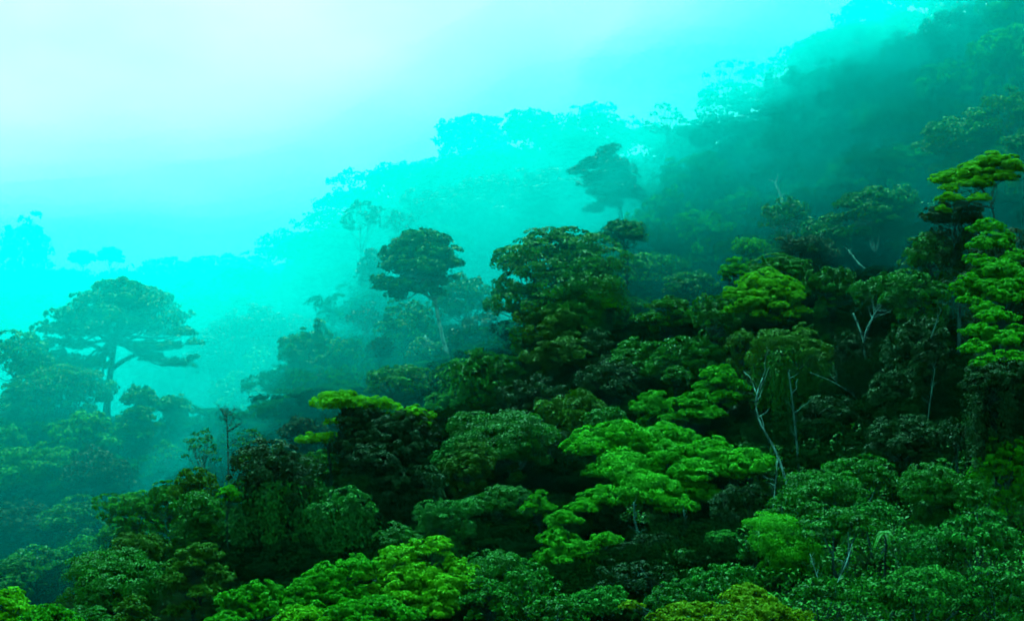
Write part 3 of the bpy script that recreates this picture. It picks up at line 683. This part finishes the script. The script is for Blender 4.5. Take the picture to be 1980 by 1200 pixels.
# crowded low crowns nobody could count
V, A, VF, AF = [], [], [], []
nfill = 0
y = 128.0
while y < 700:
    sp = 8.0 + .016 * y
    half = y * .40 + 12
    for x in np.arange(-half, half, sp):
        xx = x + rng.uniform(-.4, .4) * sp; yy = y + rng.uniform(-.4, .4) * sp
        if xx / yy * F > 1400 - CX and yy < 150: continue
        if xx / yy * F < 560 - CX and 185 < yy < 262: continue
        if xx / yy * F < 380 - CX and yy < 262: continue
        fx = xx / yy * F + CX
        gap = 1430 < fx < 1860 and 150 < yy < 216
        if 335 < yy < 462 and 840 < fx < 1185: continue
        if 335 < yy < 470 and fx < 560: continue
        z = float(ground(xx, yy)[0])
        if not visible(xx, yy, z + 6): continue
        Rr = sp * rng.uniform(.5, .8); Hh = rng.uniform(1.6, 3.4) + .03 * max(0, min(yy, 420) - 220) * rng.uniform(.6, 1.5)
        if gap: Hh = 1.3
        c = np.array([xx, yy, z + Hh * rng.uniform(.45, .75)])
        L = leaf_len(yy, 1.45)
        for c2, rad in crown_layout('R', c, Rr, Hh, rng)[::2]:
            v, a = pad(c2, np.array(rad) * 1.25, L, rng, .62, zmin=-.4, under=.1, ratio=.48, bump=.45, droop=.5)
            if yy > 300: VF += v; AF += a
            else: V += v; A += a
        nfill += 1
    y += sp * .9
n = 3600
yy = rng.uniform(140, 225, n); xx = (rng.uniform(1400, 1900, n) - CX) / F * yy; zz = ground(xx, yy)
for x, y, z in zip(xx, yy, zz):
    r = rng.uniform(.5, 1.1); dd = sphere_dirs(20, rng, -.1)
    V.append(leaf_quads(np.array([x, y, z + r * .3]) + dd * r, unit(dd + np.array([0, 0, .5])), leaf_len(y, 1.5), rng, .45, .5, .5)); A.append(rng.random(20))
VF = np.concatenate(VF); AF = np.concatenate(AF)
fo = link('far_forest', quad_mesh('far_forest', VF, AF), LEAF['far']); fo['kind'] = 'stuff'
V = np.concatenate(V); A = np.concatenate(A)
fo = link('forest_understorey', quad_mesh('understorey', V, A), LEAF['under']); fo['kind'] = 'stuff'  # real low growth, its leaves darkened to stand in for shade between crowns
print('leaves', NLEAF, 'filler', nfill, len(V), 'trees', len(T))

# leafy ground cover on the near slope
n = 9000
yy = rng.uniform(96, 215, n); xx = rng.uniform(-.36, .40, n) * yy
zz = ground(xx, yy)
ok = visible(xx, yy, zz)
V, A = [], []
for x, y, z in zip(xx[ok], yy[ok], zz[ok]):
    fx = x / y * F + CX; fy = CY - z / y * F
    if 1430 < fx < 1870 and fy < 850: continue
    if fx < 430 and y > 150: continue
    lit = fx > 1180
    r = rng.uniform(.5, 1.3) * (1.15 if lit else .9)
    L = leaf_len(y, rng.choice([1.2, 1.7, 2.2])); m = 26 if lit else 12
    dd = sphere_dirs(m, rng, -.1)
    V.append(leaf_quads(np.array([x, y, z + r * .3]) + dd * r * np.array([1, 1, rng.uniform(.7, 1.3)]), unit(dd + np.array([0, 0, .5])), L, rng, .45, .5, .5))
    A.append(rng.random(m) * .6 + rng.random() * .4)
V = np.concatenate(V); A = np.concatenate(A)
gc = link('undergrowth', quad_mesh('undergrowth', V, A), LEAF['mid']); gc['kind'] = 'stuff'
print('undergrowth', len(V))

# ------------------------------------------------------------------ air
def box_lattice(name, nx, ny, nz, pos, mat):
    ids, vs, fs = {}, [], []
    def vid(i, j, k):
        if (i, j, k) not in ids:
            ids[(i, j, k)] = len(vs); vs.append(pos(i / nx, j / ny, k / nz))
        return ids[(i, j, k)]
    for i in range(nx):
        for k in range(nz):
            fs.append((vid(i, 0, k), vid(i + 1, 0, k), vid(i + 1, 0, k + 1), vid(i, 0, k + 1)))
            fs.append((vid(i, ny, k), vid(i, ny, k + 1), vid(i + 1, ny, k + 1), vid(i + 1, ny, k)))
    for i in range(nx):
        for j in range(ny):
            fs.append((vid(i, j, nz), vid(i + 1, j, nz), vid(i + 1, j + 1, nz), vid(i, j + 1, nz)))
            fs.append((vid(i, j, 0), vid(i, j + 1, 0), vid(i + 1, j + 1, 0), vid(i + 1, j, 0)))
    for j in range(ny):
        for k in range(nz):
            fs.append((vid(0, j, k), vid(0, j, k + 1), vid(0, j + 1, k + 1), vid(0, j + 1, k)))
            fs.append((vid(nx, j, k), vid(nx, j + 1, k), vid(nx, j + 1, k + 1), vid(nx, j, k + 1)))
    me = bpy.data.meshes.new(name); me.from_pydata([tuple(map(float, v)) for v in vs], [], fs)
    for p in me.polygons: p.use_smooth = True
    o = link(name, me, mat); o['kind'] = 'stuff'
    return o

HAZE = (.004, .84, .785)
def fr(x, y, z, s, o=4): return mnoise.fractal(Vector((x * s, y * s, z * s)), 1.0, 2.0, o)

box_lattice('haze', 1, 1, 1, lambda u, v, w: (-1700 + 3400 * u, -900 + 3000 * v, -140 + 280 * w), volume_mat('thin_haze', HAZE_D, HAZE, .2))

def mist(name, yf, yb, zt, dens, amp, seed):
    def pos(u, v, w):
        x = -420 + 840 * u
        z = -130 + (240) * w
        f = np.interp(x, yf[0], yf[1]) + amp * fr(x, seed, z, .011) + amp * .35 * fr(x, seed + 9, z, .04)
        y = f + (yb - f) * v
        if w > 0:
            top = np.interp(x, zt[0], zt[1]) + 7 * fr(x, y, seed, .012)
            z = -130 + (top + 130) * w
        return (x, y, z)
    return box_lattice(name, 110, 24, 40, pos, volume_mat(name, dens, HAZE, .2))

mist('mist', ([-420, -110, -62, -50, -35, -10, 20, 45, 60, 110, 420], [226, 226, 228, 234, 250, 262, 262, 248, 220, 204, 198]), 800,
     ([-420, -120, -60, 0, 60, 150, 420], [42, 44, 58, 88, 100, 104, 104]), MIST_A, 18, 3.3)
mist('mist', ([-420, -110, -60, -20, 20, 70, 110, 420], [352, 352, 362, 372, 378, 372, 352, 340]), 780,
     ([-420, -120, -60, 0, 60, 150, 420], [37, 39, 50, 82, 94, 98, 98]), MIST_B, 16, 8.1)

WISP = volume_mat('mist_wisp', MIST_C, HAZE, .2)
WISP_DENSE = volume_mat('mist_wisp_dense', MIST_C * 2.9, HAZE, .2)
WISP_MID = volume_mat('mist_wisp_mid', MIST_C * .62, HAZE, .2)
WISP_THIN = volume_mat('mist_wisp_thin', MIST_C * .4, HAZE, .2)
def wisp(c, rad, seed, mat=WISP, lump=.45, tilt=0.0):
    bm = bmesh.new(); bmesh.ops.create_icosphere(bm, subdivisions=5, radius=1)
    for v in bm.verts:
        p = v.co.copy(); q = p * (1 + lump * mnoise.fractal(p * 1.1 + Vector((seed, seed * 2.3, 0)), 1.0, 2.0, 5))
        v.co = Vector((c[0] + q.x * rad[0], c[1] + q.y * rad[1], c[2] + q.z * rad[2] + tilt * q.x * rad[0]))
    me = bpy.data.meshes.new('mist'); bm.to_mesh(me); bm.free()
    for p in me.polygons: p.use_smooth = True
    o = link('mist', me, mat); o['kind'] = 'stuff'
def wp(px, py, d, w, h, depth, seed, mat=WISP, **k):
    wisp(P(px, py, d), (w / F * d * .5, depth, h / F * d * .5), seed, mat, **k)
wp(470, 745, 330, 250, 230, 24, 1.1, WISP_THIN)
wp(360, 860, 300, 130, 200, 16, 2.7, tilt=.8)
wp(300, 950, 262, 120, 130, 12, 4.2, tilt=.9)
wp(150, 770, 322, 330, 120, 16, 5.5, WISP_THIN)
wp(930, 430, 345, 210, 130, 26, 6.1, WISP_THIN)
wp(1500, 50, 388, 760, 330, 44, 61.9, WISP_DENSE, tilt=.3, lump=.6)
wp(1520, 230, 305, 900, 440, 26, 51.3, WISP_MID, tilt=.25, lump=.55)
wp(1430, 300, 330, 640, 420, 28, 57.7, WISP_MID, tilt=.2, lump=.55)
wp(1590, 60, 372, 760, 240, 40, 21.7, WISP, tilt=.26)
wp(1680, 90, 352, 900, 380, 46, 31.7, WISP_MID, tilt=.22, lump=.6)
wp(1560, 190, 345, 760, 330, 40, 37.1, WISP_THIN, tilt=.2, lump=.6)
wp(1450, 120, 400, 520, 260, 40, 41.3, WISP, tilt=.2, lump=.55)
wp(220, 640, 338, 420, 210, 20, 23.1, WISP)
wp(560, 560, 420, 300, 150, 30, 25.9, WISP_THIN)
wp(1010, 350, 420, 330, 170, 30, 7.3, WISP_THIN)
wp(1600, 120, 345, 560, 230, 45, 8.8, WISP_THIN, tilt=.25)
wp(1420, 250, 372, 380, 190, 40, 9.9, WISP_THIN, tilt=.2)
wp(1760, 40, 318, 420, 200, 40, 11.3, WISP_THIN, tilt=.3)
wp(1500, 330, 318, 420, 120, 20, 12.9, WISP_THIN, tilt=.2)
wp(760, 690, 292, 200, 130, 12, 13.3, WISP_THIN)
wp(40, 480, 520, 320, 190, 40, 14.1, WISP_THIN)

# ------------------------------------------------------------------ sky, sun, camera
SUN_EL, SUN_AZ = R(60), R(-8)          # high, ahead and to the left behind the cloud
w = bpy.data.worlds.new('World'); scene.world = w; w.use_nodes = True
nt = w.node_tree; bg = nt.nodes['Background']
sky = nt.nodes.new('ShaderNodeTexSky'); sky.sky_type = 'NISHITA'; sky.sun_disc = False
sky.sun_elevation = SUN_EL; sky.sun_rotation = SUN_AZ; sky.dust_density = 6; sky.air_density = 1; sky.altitude = 900
bw = nt.nodes.new('ShaderNodeRGBToBW'); nt.links.new(sky.outputs[0], bw.inputs[0])
tint = nt.nodes.new('ShaderNodeMix'); tint.data_type = 'RGBA'; tint.blend_type = 'MULTIPLY'; tint.inputs[0].default_value = 1
nt.links.new(bw.outputs[0], tint.inputs[6]); tint.inputs[7].default_value = (*SKY_TINT, 1)
tcw = nt.nodes.new('ShaderNodeTexCoord'); sep = nt.nodes.new('ShaderNodeSeparateXYZ'); nt.links.new(tcw.outputs['Generated'], sep.inputs[0])
oc = nt.nodes.new('ShaderNodeMapRange'); oc.inputs[1].default_value = 0; oc.inputs[2].default_value = 1; oc.inputs[3].default_value = .38; oc.inputs[4].default_value = 1.0
nt.links.new(sep.outputs['Z'], oc.inputs[0])          # an overcast sky: overhead brighter than low down
ocm = nt.nodes.new('ShaderNodeMix'); ocm.data_type = 'RGBA'; ocm.blend_type = 'MULTIPLY'; ocm.inputs[0].default_value = 1
nt.links.new(tint.outputs[2], ocm.inputs[6]); nt.links.new(oc.outputs[0], ocm.inputs[7])
cl = nt.nodes.new('ShaderNodeTexNoise'); cl.inputs['Scale'].default_value = 5.5; cl.inputs['Detail'].default_value = 4
cm = nt.nodes.new('ShaderNodeMapping'); cm.inputs['Scale'].default_value = (1, 1, 2.2)
nt.links.new(tcw.outputs['Generated'], cm.inputs[0]); nt.links.new(cm.outputs[0], cl.inputs['Vector'])
cr = nt.nodes.new('ShaderNodeMapRange'); cr.inputs[1].default_value = .3; cr.inputs[2].default_value = .7; cr.inputs[3].default_value = .80; cr.inputs[4].default_value = 1.12
nt.links.new(cl.outputs[0], cr.inputs[0])            # cloud: thinner and thicker patches
clm = nt.nodes.new('ShaderNodeMix'); clm.data_type = 'RGBA'; clm.blend_type = 'MULTIPLY'; clm.inputs[0].default_value = 1
nt.links.new(ocm.outputs[2], clm.inputs[6]); nt.links.new(cr.outputs[0], clm.inputs[7])
nt.links.new(clm.outputs[2], bg.inputs['Color']); bg.inputs['Strength'].default_value = SKY_STR

sd = bpy.data.lights.new('sun', 'SUN'); sd.energy = SUN_E; sd.angle = R(11); sd.color = SUN_COL
so = bpy.data.objects.new('sun', sd); COL.objects.link(so)
dirv = Vector((math.sin(SUN_AZ) * math.cos(SUN_EL), math.cos(SUN_AZ) * math.cos(SUN_EL), math.sin(SUN_EL)))
so.rotation_euler = dirv.to_track_quat('Z', 'Y').to_euler()

cd = bpy.data.cameras.new('camera'); cam = bpy.data.objects.new('camera', cd); COL.objects.link(cam)
cd.sensor_fit = 'HORIZONTAL'; cd.angle = 2 * math.atan(990 / F); cd.clip_start = .5; cd.clip_end = 6000
cam.location = (0, 0, 0); cam.rotation_euler = (R(90), 0, 0)
scene.camera = cam

scene.view_settings.view_transform = 'Standard'; scene.view_settings.look = 'None'
scene.view_settings.exposure = EXPOSURE; scene.view_settings.gamma = 1
c = scene.cycles
c.max_bounces = 5; c.diffuse_bounces = 1; c.glossy_bounces = 1; c.transmission_bounces = 2; c.volume_bounces = 2
c.use_denoising = True
c.denoising_input_passes = 'RGB'
c.filter_width = 1.7
c.caustics_reflective = False; c.caustics_refractive = False
